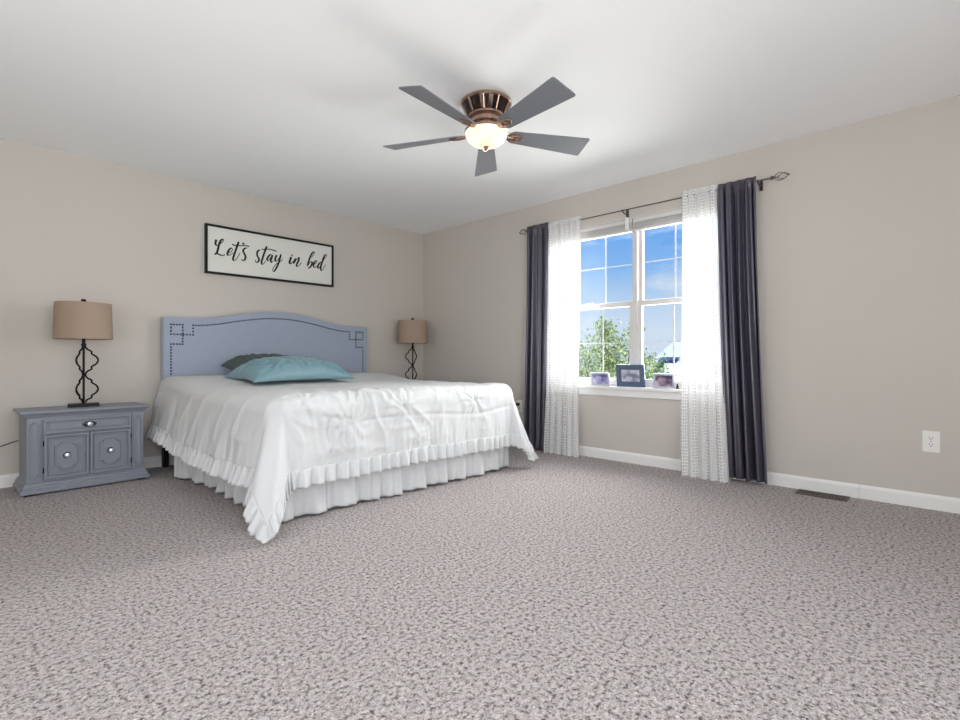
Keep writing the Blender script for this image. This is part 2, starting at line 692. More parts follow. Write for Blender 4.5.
def blind(y0, y1, label):
    r = thing('window_blind', (0.022, (y0 + y1) / 2, 2.0), 0, label, 'blind')
    hw = (y1 - y0) / 2
    MB().box(-.018, .018, -hw, hw, .072, .112).build('headrail', BLIND, r, bevel=.003)
    mb = MB()
    for i in range(11):
        z = .018 + i * .0048
        mb.box(-.02, .02, -hw + .006, hw - .006, z, z + .0024)
    tag(mb.build('slat_stack', BLIND, r), 'raised slats packed together')
    MB().box(-.019, .019, -hw + .004, hw - .004, 0, .014).build('bottom_rail', VINYL, r, bevel=.002)
    return r


blind(-2.785, WY1 - .01, 'raised white slatted blind over the half of the window nearer the bed')
blind(WY0 + .01, -2.795, 'raised white slatted blind over the half of the window farther from the bed')


# ------------------------------------------------------------------ curtain rod and curtains
def build_rod():
    X, Z = -.09, 2.168
    r = thing('curtain_rod', (X, -2.79, Z), 0, 'thin grey metal curtain rod with open cage finials above the window', 'curtain rod')
    MB().tube([(0, -1.09, 0), (0, 1.06, 0)], .0050, 10).build('rod', ROD, r, smooth=True)
    for s, y in ((-1, -1.09), (1, 1.06)):
        f = MB()
        f.lathe([(0, 0), (.012, .002), (.014, .012), (.009, .022), (0, .024)], 12, M=Matrix.Translation((0, y, 0)) @ Matrix.Rotation(-s * PI / 2, 4, 'X'))
        for k in range(4):
            pts = []
            for i in range(13):
                t = i / 12
                rad = .028 * math.sin(PI * t) ** .8 + .002
                a = k * PI / 2 + t * 1.6
                pts.append((rad * math.cos(a), y + s * (.024 + .085 * t), rad * math.sin(a)))
            f.tube(pts, .0025, 6)
        f.lathe([(0, -.006), (.006, -.003), (.006, .003), (0, .008)], 10, M=Matrix.Translation((0, y + s * .113, 0)) @ Matrix.Rotation(-s * PI / 2, 4, 'X'))
        f.build('finial', ROD, r, smooth=True)
    for y in (-1.01, .04, 1.0):
        b = MB()
        b.box(.082, .09, y - .011, y + .011, -.05, .02)
        b.tube([(.085, y, -.02), (.04, y, -.022), (.01, y, -.017), (0, y, -.010)], .0045, 8)
        b.tube([(-.011, y, .006), (-.011, y, -.008), (0, y, -.013), (.011, y, -.008), (.011, y, .006)], .0035, 8)
        b.build('bracket', ROD, r, smooth=True)
    b = MB().box(.058, .089, .022, .050, -.150, -.048)
    tag(b.build('bracket_plate', PLASTIC, r, bevel=.004), 'narrow white support plate')
    return r


build_rod()


def curtain(name, top, bot, zt, zb, folds, at, ab, m, label, cat, group, xb=-.1, seed=0, ruche=.012, nx=260, nz=120, uvw=None, solid=0, sharp=1.0):
    """hanging panel: top/bot are (y_from, y_to); folds pleats; at/ab fold depth at the top/bottom"""
    s = np.linspace(0, 1, nx)[:, None]
    t = np.linspace(0, 1, nz)[None, :]
    z = zt + (zb - zt) * t
    ph = 2 * PI * folds * (s + .018 * noise(s * 5, t * 2, seed + 1) * (1 + t))
    amp = at + (ab - at) * sstep(0, .9, t)
    w = np.sin(ph) + .45 * np.sin(2.3 * ph + 1.1 + seed) * (1 - .5 * t) + .35 * noise(s * 9, t * 1.3, seed + 6)
    hd = sstep(.0, .05, t)
    y = top[0] + (top[1] - top[0]) * s + ((bot[0] - top[0]) * (1 - s) + (bot[1] - top[1]) * s) * t ** 1.4
    y = y + .25 * amp * np.cos(ph) * hd
    x = -.09 + (xb + .09) * t ** 1.3 - amp * w * (.35 + .65 * hd) + .008 * noise(s * 7, t * 4, seed + 3) * t
    # gathered header around the rod
    x = x - ruche * np.exp(-((z - 2.168) / .016) ** 2) * 1.0 + .002 * np.sin(ph * 4) * (1 - hd)
    z = z + 0 * s - .006 * np.abs(np.sin(ph * .5 + seed)) * (t > .97)
    ctr = (-.09, (top[0] + top[1]) / 2, 0)
    uu = s * (uvw or 1.2) + 0 * t
    o = grid_mesh(name, x - ctr[0], y - ctr[1], z, m, uv=(uu, z + 0 * s), solid=solid)
    o.location = ctr
    return tag(o, label, cat, group)


curtain('satin_curtain', (-1.715, -1.968), (-1.69, -1.94), 2.212, .018, 3.6, .016, .032, SATIN,
        'dark plum grey satin curtain at the bed end of the rod', 'curtain', 'dark satin curtains', seed=2, xb=-.10, solid=.002)
curtain('satin_curtain', (-3.530, -3.790), (-3.600, -3.870), 2.205, .030, 4.2, .018, .034, SATIN,
        'dark plum grey satin curtain at the rod end nearest the floor vent', 'curtain', 'dark satin curtains', seed=5, xb=-.095, solid=.002)
curtain('lace_curtain', (-1.975, -2.335), (-1.955, -2.335), 2.205, .004, 6, .010, .016, LACE,
        'white lace sheer curtain beside the dark panel nearer the bed', 'curtain', 'white lace curtains', seed=3, uvw=.62, xb=-.12)
curtain('lace_curtain', (-3.262, -3.528), (-3.290, -3.640), 2.212, .004, 5, .010, .012, LACE,
        'white lace sheer curtain beside the dark panel nearer the floor vent', 'curtain', 'white lace curtains', seed=4, uvw=.62, xb=-.175)


# ------------------------------------------------------------------ bed
BX0, BX1, BY0 = -2.80, -.92, -2.13        # mattress footprint (head against the headboard)
bed = thing('bed', (-1.865, -.1, 0), 0, 'wide bed with blue grey upholstered headboard under a white comforter', 'bed')


def hb_top(x):
    """top edge of the headboard in world x"""
    c, hw = -1.868, .987
    t = min(1, abs(x - c) / hw)
    k = [(0, 1.347), (.1, 1.345), (.2, 1.336), (.32, 1.318), (.45, 1.293), (.56, 1.270), (.66, 1.256), (.76, 1.249), (1, 1.247)]
    for (a, za), (b, zb) in zip(k, k[1:]):
        if t <= b:
            u = (t - a) / (b - a)
            return za + (zb - za) * u
    return k[-1][1]


def build_headboard():
    x0, x1 = -2.855, -.881
    poly = [(x0, .30), (x1, .30)]
    n = 60
    top = [(x1 + (x0 - x1) * i / n, hb_top(x1 + (x0 - x1) * i / n)) for i in range(n + 1)]
    # smooth the crest
    zs = [z for _, z in top]
    for _ in range(3):
        zs = [zs[0]] + [(zs[i - 1] + zs[i] * 2 + zs[i + 1]) / 4 for i in range(1, n)] + [zs[-1]]
    top = [(x, z) for (x, _), z in zip(top, zs)]
    M0 = Matrix.Translation((1.865, .1, 0))
    mb = MB()
    full = poly + top
    mb.prism(full, -.095, -.02, M0)
    hb = mb.build('headboard', FABRIC, bed, smooth=False, bevel=.012, seg=3)
    cx = -1.868
    # dark backing frame
    bk = MB().prism([(a + (.004 if a < cx else -.004), b - .006) for a, b in full], -.022, -.016, M0)
    bk.build('backing', BLACKWOOD, hb)
    # nail heads: greek-key corner and inset border
    path = []

    def seg_(a, b, st=.0245):
        d = math.hypot(b[0] - a[0], b[1] - a[1])
        k = max(1, round(d / st))
        for i in range(k + 1):
            path.append((a[0] + (b[0] - a[0]) * i / k, a[1] + (b[1] - a[1]) * i / k))
    for s in (-1, 1):
        e = cx + s * .987
        A, B, C_ = e - s * .058, e - s * .145, e - s * .225
        z1, z2, z3 = 1.186, 1.104, 1.022
        seg_((A, z1), (A, z2)); seg_((A, z1), (B, z1)); seg_((B, z1), (B, z3)); seg_((A, z2), (C_, z2))
        seg_((C_, z2), (C_, z1)); seg_((A, z3), (B, z3)); seg_((A, z3), (A, .55))
    n = 68
    a, b = cx - .987 + .225, cx + .987 - .225
    for i in range(n + 1):
        x = a + (b - a) * i / n
        path.append((x, hb_top(x) - .063 - .002))
    done = []
    nm = MB()
    for p in path:
        if any(abs(p[0] - q[0]) + abs(p[1] - q[1]) < .008 for q in done):
            continue
        done.append(p)
        nm.lathe([(.0080, 0), (.0068, .004), (.004, .006), (0, .007)], 8, M=M0 @ Matrix.Translation((p[0], -.0945, p[1])) @ Matrix.Rotation(PI / 2, 4, 'X'))
    tag(nm.build('nailhead_trim', PEWTER, hb, smooth=True), 'dark metal nailheads in a line with stepped corners')
    for x in (-2.83, -.905):
        MB().box(x - .02, x + .02, -.085, -.03, 0, .34, M0).build('headboard_leg', BLACKWOOD, bed, bevel=.004)


build_headboard()
M0 = Matrix.Translation((1.865, .1, 0))
fr = MB().box(BX0 + .02, BX0 + .06, BY0 + .02, -.11, .13, .17, M0).box(BX1 - .06, BX1 - .02, BY0 + .02, -.11, .13, .17, M0)
fr.box(BX0 + .02, BX1 - .02, BY0 + .02, BY0 + .06, .13, .17, M0).box(BX0 + .02, BX1 - .02, -.15, -.11, .13, .17, M0)
fr.box(-1.885, -1.845, BY0 + .02, -.11, .13, .17, M0)
fr.build('bed_frame', BLACK, bed, bevel=.003)
for x in (BX0 + .05, -1.865, BX1 - .05):
    for y in (BY0 + .12, -.45):
        MB().lathe([(.024, 0), (.024, .02), (.014, .03), (.014, .13)], 14, (x, y), M0).build('leg', BLACK, bed, smooth=True)
MB().box(BX0 + .02, BX1 - .02, BY0 + .02, -.11, .17, .37, M0).build('box_spring', MATTRESS, bed, bevel=.02)
MB().box(BX0 + .01, BX1 - .01, BY0 + .01, -.105, .37, .655, M0).build('mattress', MATTRESS, bed, bevel=.05, seg=4)


def bed_skirt():
    """gathered valance along the far side, foot and near side"""
    pts = [(BX0 - .11, -.575), (BX0 - .05, -.72), (BX0 - .005, -1.15), (BX0 - .03, -1.6), (BX0 - .06, BY0 - .0), (BX0 + .02, BY0 - .028), (-1.86, BY0 - .025), (BX1 - .0, BY0 - .03), (BX1 + .035, BY0 + .03), (BX1 + .03, -.6)]
    P = np.array(pts)
    d = np.r_[0, np.cumsum(np.hypot(*np.diff(P, axis=0).T))]
    n = 1500
    s = np.linspace(0, d[-1], n)
    x, y = np.interp(s, d, P[:, 0]), np.interp(s, d, P[:, 1])
    k = np.ones(41) / 41
    pad = lambda a: np.convolve(np.pad(a, 20, mode='edge'), k, 'valid')
    x, y = pad(x), pad(y)
    tx, ty = np.gradient(x), np.gradient(y)
    l = np.hypot(tx, ty)
    nx_, ny_ = ty / l, -tx / l
    nx_, ny_ = -nx_, -ny_
    cx, cy = -1.86, -1.1
    sg = np.sign((x - cx) * nx_ + (y - cy) * ny_)
    nx_, ny_ = nx_ * sg, ny_ * sg
    t = np.linspace(0, 1, 26)[None, :]
    S = s[:, None]
    ph = S / .19 + .22 * noise(S * 3.1, 0, 5)
    fr_ = ph - np.floor(ph)
    # flat panels folding back sharply at each pleat
    w = np.where(fr_ < .86, (fr_ / .86) * .8, (1 - fr_) / .14 * .8) - .3
    w = w + .18 * np.sin(ph * 2 * PI * 2.1 + 1)
    off = (.012 + .050 * t) * w + .02 * t * noise(S * 9, t * 2, 8)
    z = .385 - (.385 - .014) * t + .006 * noise(S * 5, 0, 2) * t
    X = x[:, None] + nx_[:, None] * off
    Y = y[:, None] + ny_[:, None] * off
    o = grid_mesh('bed_skirt', X + 1.865, Y + 1.1, z + 0 * S, SKIRT, solid=.003)
    o.location = (-1.865, -1.1, 0)
    return tag(o, 'white pleated bed skirt hanging to the carpet below the comforter', 'bed skirt')


bed_skirt()

XI0, XI1, YI0 = -2.785, -.945, -2.105
RR, LH = .10, .452


def drape(u, v, fold=1.0):
    cx_, cy_ = np.clip(u, XI0, XI1), np.maximum(v, YI0)
    dx, dy = u - cx_, v - cy_
    rho = np.hypot(dx, dy)
    rs = np.maximum(rho, 1e-6)
    nx_, ny_ = dx / rs, dy / rs
    th = np.abs(np.arctan2(np.abs(dy), np.abs(dx) + 1e-9))
    corner = np.sin(2 * th) ** 2 * (rho > 1e-5)
    left = (u < -1.86)
    a_side = np.where(np.abs(dx) > np.abs(dy), np.where(left, .20, .05 + .17 * sstep(-1.2, -1.9, v)), .05)
    alpha = a_side * (1 - corner) + np.where(left, .46, .38) * corner
    nx_ = nx_ * np.where(left, 1 - .15 * corner, 1)
    ny_ = ny_ * np.where(left, 1 + .12 * corner, 1)
    rho = rho * (1 + np.where(left, .13, .06) * corner * sstep(.2, .6, rho))
    # softly puffed top with a rise at the head
    top = .692 + .055 * sstep(-.95, -.35, v) + .008 * noise(u * 2.2, v * 2.2, 1) + .004 * noise(u * 6, v * 6, 2)
    top = top - .012 * sstep(.25, 0, np.minimum(u - XI0, XI1 - u)) * 0
    arc = RR * PI / 2
    phi = np.minimum(rho, arc) / RR
    s = np.maximum(rho - arc, 0)
    out = RR * np.sin(phi) + s * np.sin(alpha)
    drop = RR * (1 - np.cos(phi)) + s * np.cos(alpha)
    # perimeter coordinate that fans around the corners
    sgnx = np.where(dx < 0, -1, 1)
    q = np.where(left, -(cy_ - YI0) - 0 * u, 0) + (cx_ - XI0)
    q = np.where(left, (cx_ - XI0) - (cy_ - YI0) + (th - PI / 2) * .28 * (rho > 1e-5) * (np.abs(dx) > 1e-6), (cx_ - XI0) + (cy_ - YI0) + (PI / 2 - th) * .28 * (rho > 1e-5) * (np.abs(dx) > 1e-6))
    wv = sstep(.10, .50, rho) * fold
    amp = .006 + .034 * corner
    f = np.sin(q * 2 * PI / .36 + 1.7 * noise(q * 1.7, 0, 4)) + .5 * np.sin(q * 2 * PI / .17 + 2 * noise(q * 3, 0, 6))
    out = out + wv * amp * f
    # long drag lines on the fall
    out = out + .006 * wv * noise(q * 22, rho * 3, 9) + .003 * wv * noise(q * 45, rho * 5, 10)
    x, y, z = cx_ + nx_ * out, cy_ + ny_ * out, top - drop
    # what would pass the floor spreads over it
    low = .016
    under = np.maximum(low - z, 0)
    z = np.maximum(z, low + .004 * (1 + noise(u * 30, v * 30, 3)))
    x, y = x + nx_ * under * .7, y + ny_ * under * .7
    return x, y, z, nx_, ny_, rho, q


def comforter():
    st = .0085
    u = np.arange(XI0 - LH, XI1 + LH + st / 2, st)[:, None]
    v = np.arange(YI0 - LH, -.105, st)[None, :]
    U_, V_ = u + 0 * v, v + 0 * u
    x, y, z, nx_, ny_, rho, q = drape(U_, V_)
    # gathered (smocked) band along the foot: a pinch line and fine tucks fanning from it
    foot = (V_ < -1.4) * sstep(-2.75, -2.55, U_) * sstep(-.8, -1.0, U_)
    line = YI0 - .21 + .05 * noise(U_ * 2.2, 0, 30)
    below = sstep(line + .02, line - .02, V_)
    tuck = (np.sin(2 * PI * U_ / .045 + 7 * noise(U_ * 5, V_ * 5, 11)) + .7 * noise(U_ * 38, V_ * 9, 31)) * np.clip(.3 + .9 * noise(U_ * 2.6, V_ * 2, 12), 0, 1)
    g = foot * (below * .0095 * tuck * sstep(-.30, -.04, V_ - line) + .006 * -np.exp(-((V_ - line) / .012) ** 2))
    y = y + np.where(V_ < YI0, -g, 0)
    # rosettes of pinched cloth on the foot half of the top
    zt = np.zeros_like(z)
    for (px, py, rr) in ((-2.42, YI0 - .24, .17), (-2.02, YI0 - .17, .15), (-1.35, YI0 - .16, .15), (-2.72, YI0 - .10, .12)):
        du, dv = U_ - px, V_ - py
        r_ = np.hypot(du, dv)
        an = np.arctan2(dv, du)
        e = np.exp(-(r_ / rr) ** 2)
        zt += e * (.005 * np.sin(an * 9 + 6 * noise(r_ * 9, an * 1.5, 14)) * sstep(.0, .05, r_) - .014 * np.exp(-(r_ / .02) ** 2))
    z = z + np.where(rho < .1, zt, 0)
    y = y + np.where((V_ < YI0) & (rho >= .1), -zt, 0)
    # loose crumpled creases, strongest at the near end of the foot
    wu, wv_ = U_ + .10 * noise(U_ * 5, V_ * 5, 40), V_ + .10 * noise(U_ * 5, V_ * 5, 41)
    r1 = (1 - np.abs(noise(wu * 9 + wv_ * 3, wv_ * 4, 42))) ** 2.4
    r2 = (1 - np.abs(noise(wu * 15 - wv_ * 5, wv_ * 9, 43))) ** 2.4
    zone = sstep(YI0 + .22, YI0 - .02, V_) * (.35 + .65 * sstep(-1.65, -2.0, U_)) * sstep(-2.95, -2.7, U_) * sstep(LH * 1.02, LH * .8, YI0 - V_)
    cz = zone * (.013 * r1 + .010 * r2)
    z = z + np.where(rho < .1, cz * .7, 0)
    y = y - np.where((V_ < YI0) & (rho >= .06), cz, 0)
    # side: few long soft drag lines
    sz = sstep(XI0, XI0 - .1, U_) * sstep(YI0 - .05, YI0 + .2, V_)
    x = x - sz * .012 * (1 - np.abs(noise(V_ * 3.2 + U_ * 2, U_ * 3, 44))) ** 5
    # general soft crumple of the top
    cr = .0035 * noise(U_ * 14 + 2 * noise(U_ * 3, V_ * 3, 20), V_ * 9, 21) * sstep(-.9, -1.7, V_) * 1.4 + .0026 * noise(U_ * 30, V_ * 26, 22) * sstep(-1.2, -1.9, V_)
    z = z + np.where(rho < .12, cr, 0)
    # curled, slightly thick head hem stays flat under the pillows
    root = thing('comforter', (-1.865, -1.1, .6), 0, 'white crinkled comforter with ruffled hem draped over the bed', 'comforter')
    grid_mesh('quilt_top', x + 1.865, y + 1.1, z - .6, QUILT, root, solid=.007)
    # ruffle around the hem
    u0, u1, v0 = XI0 - LH, XI1 + LH, YI0 - LH
    path = [(u0, -.11)]
    P = np.array([(u0, -.11), (u0, v0), (u1, v0), (u1, -.11)])
    d = np.r_[0, np.cumsum(np.hypot(*np.diff(P, axis=0).T))]
    s = np.linspace(0, d[-1], 2600)
    pu, pv = np.interp(s, d, P[:, 0]), np.interp(s, d, P[:, 1])
    k = np.ones(25) / 25
    du = np.convolve(np.pad(np.where(s < d[1], -1., np.where(s < d[2], 0., 1.)), 12, mode='edge'), k, 'valid')
    dv = np.convolve(np.pad(np.where(s < d[1], 0., np.where(s < d[2], -1., 0.)), 12, mode='edge'), k, 'valid')
    e = np.linspace(0, .104, 9)[None, :]
    UU, VV = pu[:, None] + du[:, None] * (e - .006), pv[:, None] + dv[:, None] * (e - .006)
    x, y, z, nx_, ny_, rho, q = drape(UU, VV)
    t = e / .104
    S = s[:, None]
    ph = 2 * PI * S / .078 + 2.6 * noise(S * 7, 0, 15)
    a = (.002 + .015 * t ** .8) * (np.sin(ph) + .4 * np.sin(2.1 * ph + 1)) + .006
    x, y = x + nx_ * a, y + ny_ * a
    z = np.maximum(z + .004 * np.sin(ph + 1) * t, .008)
    grid_mesh('ruffle', x + 1.865, y + 1.1, z - .6, QUILT, root, solid=.003)
    # piped seam where the ruffle joins
    return root


comforter()


def pillow(name, loc, rot, w, d, h, m, label, seed, sag=.0):
    n = 90
    a = np.linspace(-1, 1, n)[:, None]
    b = np.linspace(-1, 1, n)[None, :]
    A, B = a + 0 * b, b + 0 * a
    prof = (np.clip(1 - np.abs(A) ** 2.4, 0, 1) * np.clip(1 - np.abs(B) ** 2.4, 0, 1)) ** .48
    pinch = 1 - .07 * (1 - np.abs(B) ** 2) * np.abs(A) ** 3
    pinch2 = 1 - .10 * (1 - np.abs(A) ** 2) * np.abs(B) ** 3
    X, Y = A * w / 2 * pinch, B * d / 2 * pinch2
    edge = np.maximum(np.abs(A), np.abs(B))
    an = np.arctan2(B, A)
    wx, wy = A + .25 * noise(A * 3, B * 3, seed + 4), B + .25 * noise(A * 3, B * 3, seed + 5)
    rid = 1 - np.abs(noise(wx * 5, wy * 3.2, seed + 1))
    wr = (.011 * np.sin(an * 22 + 4 * noise(A * 4, B * 4, seed)) * sstep(.40, .85, edge) * (1 - edge) * 4
          + .016 * (rid ** 3 - .3) * prof + .006 * noise(A * 12, B * 9, seed + 2) * prof)
    top = h * .86 * prof + wr - .02 * (A ** 2) * (B ** 2)
    bot = -h * .14 * prof - .02 * (A ** 2) * (B ** 2)
    root_v = []
    me = bpy.data.meshes.new(name)
    i = np.arange(n * n).reshape(n, n)
    f1 = np.stack([i[:-1, :-1], i[1:, :-1], i[1:, 1:], i[:-1, 1:]], -1).reshape(-1, 4)
    f2 = f1[:, ::-1] + n * n
    V = np.concatenate([np.stack([X, Y, top], -1).reshape(-1, 3), np.stack([X, Y, bot], -1).reshape(-1, 3)])
    me.from_pydata(V.tolist(), [], f1.tolist() + f2.tolist())
    import bmesh
    bm = bmesh.new(); bm.from_mesh(me)
    bmesh.ops.remove_doubles(bm, verts=bm.verts, dist=.0008)
    bm.to_mesh(me); bm.free()
    me.polygons.foreach_set('use_smooth', [True] * len(me.polygons))
    o = link(name, me, m)
    o.location = loc
    o.rotation_euler = rot
    return tag(o, label, 'pillow')


pillow('pillow', (-2.10, -.335, .805), (.30, -.02, .02), .66, .38, .14, OLIVE, 'dark green satin pillow leaning on the headboard behind the teal one', 6)
pillow('pillow', (-2.045, -.70, .748), (.03, .0, .08), .93, .52, .190, TEAL, 'teal satin pillow lying in front on the white comforter', 2)


# ------------------------------------------------------------------ nightstands
def shaped_panel(w, h, arch, notch):
    """outline with arched top and bottom and stepped corners"""
    pts = []
    hw, hh = w / 2, h / 2
    iw = hw - notch
    n = 12
    side = hh - arch
    pts += [(hw, -side), (hw, side), (iw, side)]
    for i in range(1, n):
        t = i / n
        xx = iw * math.cos(PI * t)
        pts.append((xx, side + arch * math.sin(PI * t) ** .8))
    pts += [(-iw, side), (-hw, side), (-hw, -side), (-iw, -side)]
    for i in range(1, n):
        t = i / n
        xx = -iw * math.cos(PI * t)
        pts.append((xx, -side - arch * math.sin(PI * t) ** .8))
    pts += [(iw, -side)]
    return pts


def knob(parent, x, y, z, s=1.0):
    k = MB()
    k.lathe([(.010 * s, -.002), (.008 * s, .006), (.007 * s, .014), (.017 * s, .020), (.0185 * s, .026), (.014 * s, .032), (0, .0345)], 20,
            M=Matrix.Translation((x, y, z)) @ Matrix.Rotation(PI / 2, 4, 'X'))
    kb = tag(k.build('knob', SILVER, parent, smooth=True), 'pale silver round knob')
    return kb


def rosette(parent, x, y, z, wide=False):
    k = MB()
    q = Matrix.Translation((x, y, z)) @ Matrix.Rotation(PI / 2, 4, 'X')
    if wide:
        q = q @ Matrix.Diagonal((1.9, .9, 1, 1))
    k.lathe([(.022, -.001), (.022, .002), (.017, .0045), (0, .005)], 18, M=q)
    return k.build('rosette', PEWTER, parent, smooth=True)


def nightstand(loc, rz, label):
    r = thing('nightstand', loc, rz, label, 'nightstand', 'grey nightstands beside the bed')
    W, D, Ht = .66, .36, .555
    hw = W / 2
    yf = -D + .015        # front face plane of the carcass, back at y = 0
    MB().box(-hw, hw, yf, 0, .075, .513).build('body', NSTAND, r, bevel=.003)
    # top slab with ogee edge
    t = MB()
    lv = [(.512, .006), (.520, .012), (.528, .016), (.534, .026), (.541, .032), (.551, .033), (.555, .028)]
    vs, fs = [], []
    for z, o in lv:
        vs += [(-hw - o, yf - o, z), (hw + o, yf - o, z), (hw + o, .0, z), (-hw - o, .0, z)]
    for i in range(len(lv) - 1):
        for k in range(4):
            fs.append((i * 4 + k, i * 4 + (k + 1) % 4, i * 4 + 4 + (k + 1) % 4, i * 4 + 4 + k))
    n = len(vs)
    fs += [(0, 1, 2, 3), (n - 4, n - 3, n - 2, n - 1)]
    t.add(vs, fs).build('top', NSTAND, r)
    # stepped plinth
    p = MB()
    lv = [(.014, .032), (.036, .032), (.041, .025), (.043, .021), (.058, .021), (.063, .013), (.075, .011), (.080, .002)]
    vs, fs = [], []
    for z, o in lv:
        vs += [(-hw - o, yf - o, z), (hw + o, yf - o, z), (hw + o, .0, z), (-hw - o, .0, z)]
    for i in range(len(lv) - 1):
        for k in range(4):
            fs.append((i * 4 + k, i * 4 + (k + 1) % 4, i * 4 + 4 + (k + 1) % 4, i * 4 + 4 + k))
    n = len(vs)
    fs += [(0, 1, 2, 3), (n - 4, n - 3, n - 2, n - 1)]
    p.add(vs, fs).build('plinth', NSTAND, r)
    for x in (-hw + .01, hw - .01):
        for y in (yf + .01, -.05):
            MB().box(x - .022, x + .022, y - .022, y + .022, 0, .018).build('foot', BLACKWOOD, r)
    # corner pilasters with a long raised shield
    for s in (-1, 1):
        cx_ = s * (hw - .040)
        q = MB().box(cx_ - .037, cx_ + .037, yf - .008, yf, .09, .508)
        pil = q.build('pilaster', NSTAND, r, bevel=.002)
        sp = [(a, b) for a, b in shaped_panel(.048, .375, .018, .012)]
        o_ = [(cx_ + a, .297 + b) for a, b in sp]
        i_ = [(cx_ + a * .74, .297 + b * .965) for a, b in sp]
        MB().ring(o_, i_, yf - .020, yf - .007).prism(i_, yf - .011, yf - .007).build('moulding', NSTAND, pil, bevel=.001)
    # drawer
    dx = hw - .083
    f = MB().prism(rect(-dx, dx, .400, .492), yf - .008, yf)
    f.ring(rect(-dx, dx, .400, .492), rect(-dx + .013, dx - .013, .413, .479), yf - .026, yf - .010)
    f.prism(rect(-dx + .034, dx - .034, .424, .468), yf - .015, yf - .010)
    dr = f.build('drawer', NSTAND, r, bevel=.003)
    rosette(dr, 0, yf - .015, .446, True)
    knob(dr, 0, yf - .015, .446)
    # doors
    for s in (-1, 1):
        c = s * (dx / 2 + .0)
        wv = dx / 2 - .004
        f = MB().prism(rect(c - wv, c + wv, .098, .388), yf - .006, yf)
        f.ring(rect(c - wv, c + wv, .098, .388), rect(c - wv + .014, c + wv - .014, .112, .374), yf - .026, yf - .008)
        f.ring(rect(c - wv + .022, c + wv - .022, .120, .366), rect(c - wv + .030, c + wv - .030, .128, .358), yf - .015, yf - .006)
        door = f.build('door', NSTAND, r, bevel=.003)
        sp = shaped_panel(.132, .196, .030, .022)
        o_ = [(c + a, .243 + b) for a, b in sp]
        i_ = [(c + a * .88, .243 + b * .92) for a, b in sp]
        MB().ring(o_, i_, yf - .024, yf - .005).prism(i_, yf - .013, yf - .005).build('raised_panel', NSTAND, door, bevel=.003)
        rosette(door, c, yf - .0125, .245)
        knob(door, c, yf - .0125, .245)
        h = MB()
        for z in (.14, .32):
            h = MB().tube([(c + s * (wv + .003), yf - .022, z), (c + s * (wv + .003), yf - .022, z + .035)], .0035, 8)
            h.build('hinge', BLACK, door)
    return r


nightstand((-3.404, -.075, 0), .03, 'grey blue painted nightstand with panelled doors, by the cord on the wall')
nightstand((-.40, -.075, 0), 0, 'grey blue nightstand standing in the room corner, mostly hidden behind the bed').scale = (1, 1, 1.06)


# ------------------------------------------------------------------ table lamps
def catmull(P, k=6):
    Q = []
    for i in range(len(P) - 1):
        p0, p1, p2, p3 = [Vector(P[j]) for j in (max(i - 1, 0), i, i + 1, min(i + 2, len(P) - 1))]
        for j in range(k):
            t = j / k
            Q.append(.5 * ((2 * p1) + (p2 - p0) * t + (2 * p0 - 5 * p1 + 4 * p2 - p3) * t * t + (3 * p1 - p0 - 3 * p2 + p3) * t ** 3))
    Q.append(Vector(P[-1]))
    return Q


def lamp_outline():
    """one side of the two stacked quatrefoils, z from bottom to top"""
    k = [(.012, .030), (.020, .048), (.046, .062), (.046, .078), (.072, .098), (.084, .125), (.072, .152), (.046, .172), (.046, .190), (.022, .205), (.010, .230),
         (.022, .255), (.046, .270), (.046, .288), (.072, .308), (.084, .335), (.072, .362), (.046, .382), (.046, .398), (.020, .416), (.006, .440)]
    return k


def table_lamp(loc, rz, label):
    r = thing('table_lamp', loc, rz, label, 'lamp', 'matching black scroll lamps')
    MB().box(-.09, .09, -.055, .055, 0, .023).build('base', BLACK, r, bevel=.003)
    MB().tube([(0, .0, .015), (0, .0, .50)], .0075, 10).build('pole', BLACK, r, smooth=True)
    base_pts = lamp_outline()
    for k in range(3):
        an = k * 2 * PI / 3
        Q = catmull([Vector((a, 0, b)) for a, b in base_pts], 3)
        f = MB().tube([(q.x * math.cos(an), q.x * math.sin(an), q.z) for q in Q], .0058, 8)
        f.build('scroll_wing', BLACK, r, smooth=True)
    so = MB().lathe([(.016, .440), (.016, .452), (.011, .456), (.011, .500), (.016, .502), (.016, .53), (0, .532)], 16)
    so.build('socket', BLACK, r, smooth=True)
    # drum shade, open at both ends, carried by a spider
    sh = MB()
    seg = 64
    vs, fs = [], []
    prof = [(.171, .486), (.1735, .486), (.1735, .492), (.1665, .742), (.1665, .747), (.164, .747)]
    for rr, z in prof:
        vs += [(rr * math.cos(2 * PI * k / seg), rr * math.sin(2 * PI * k / seg), z) for k in range(seg)]
    m_ = len(prof)
    for i in range(m_):
        j = (i + 1) % m_
        for k in range(seg):
            l = (k + 1) % seg
            fs.append((i * seg + k, i * seg + l, j * seg + l, j * seg + k))
    shade = sh.add(vs, fs).build('lamp_shade', SHADE, r, smooth=True)
    sp = MB()
    for k in range(3):
        a = k * 2 * PI / 3 + .4
        sp.tube([(0, 0, .740), (.165 * math.cos(a), .165 * math.sin(a), .742)], .002, 6)
    sp.tube([(-.0, -.0, .53), (.05, 0, .58), (.055, 0, .66), (0, 0, .740)], .002, 6)
    sp.tube([(-.0, -.0, .53), (-.05, 0, .58), (-.055, 0, .66), (0, 0, .740)], .002, 6)
    sp.build('harp', BLACK, r)
    MB().lathe([(0, .740), (.008, .742), (.006, .752), (.014, .757), (.017, .767), (.012, .777), (0, .780)], 16).build('finial', BLACK, r, smooth=True)
    return r


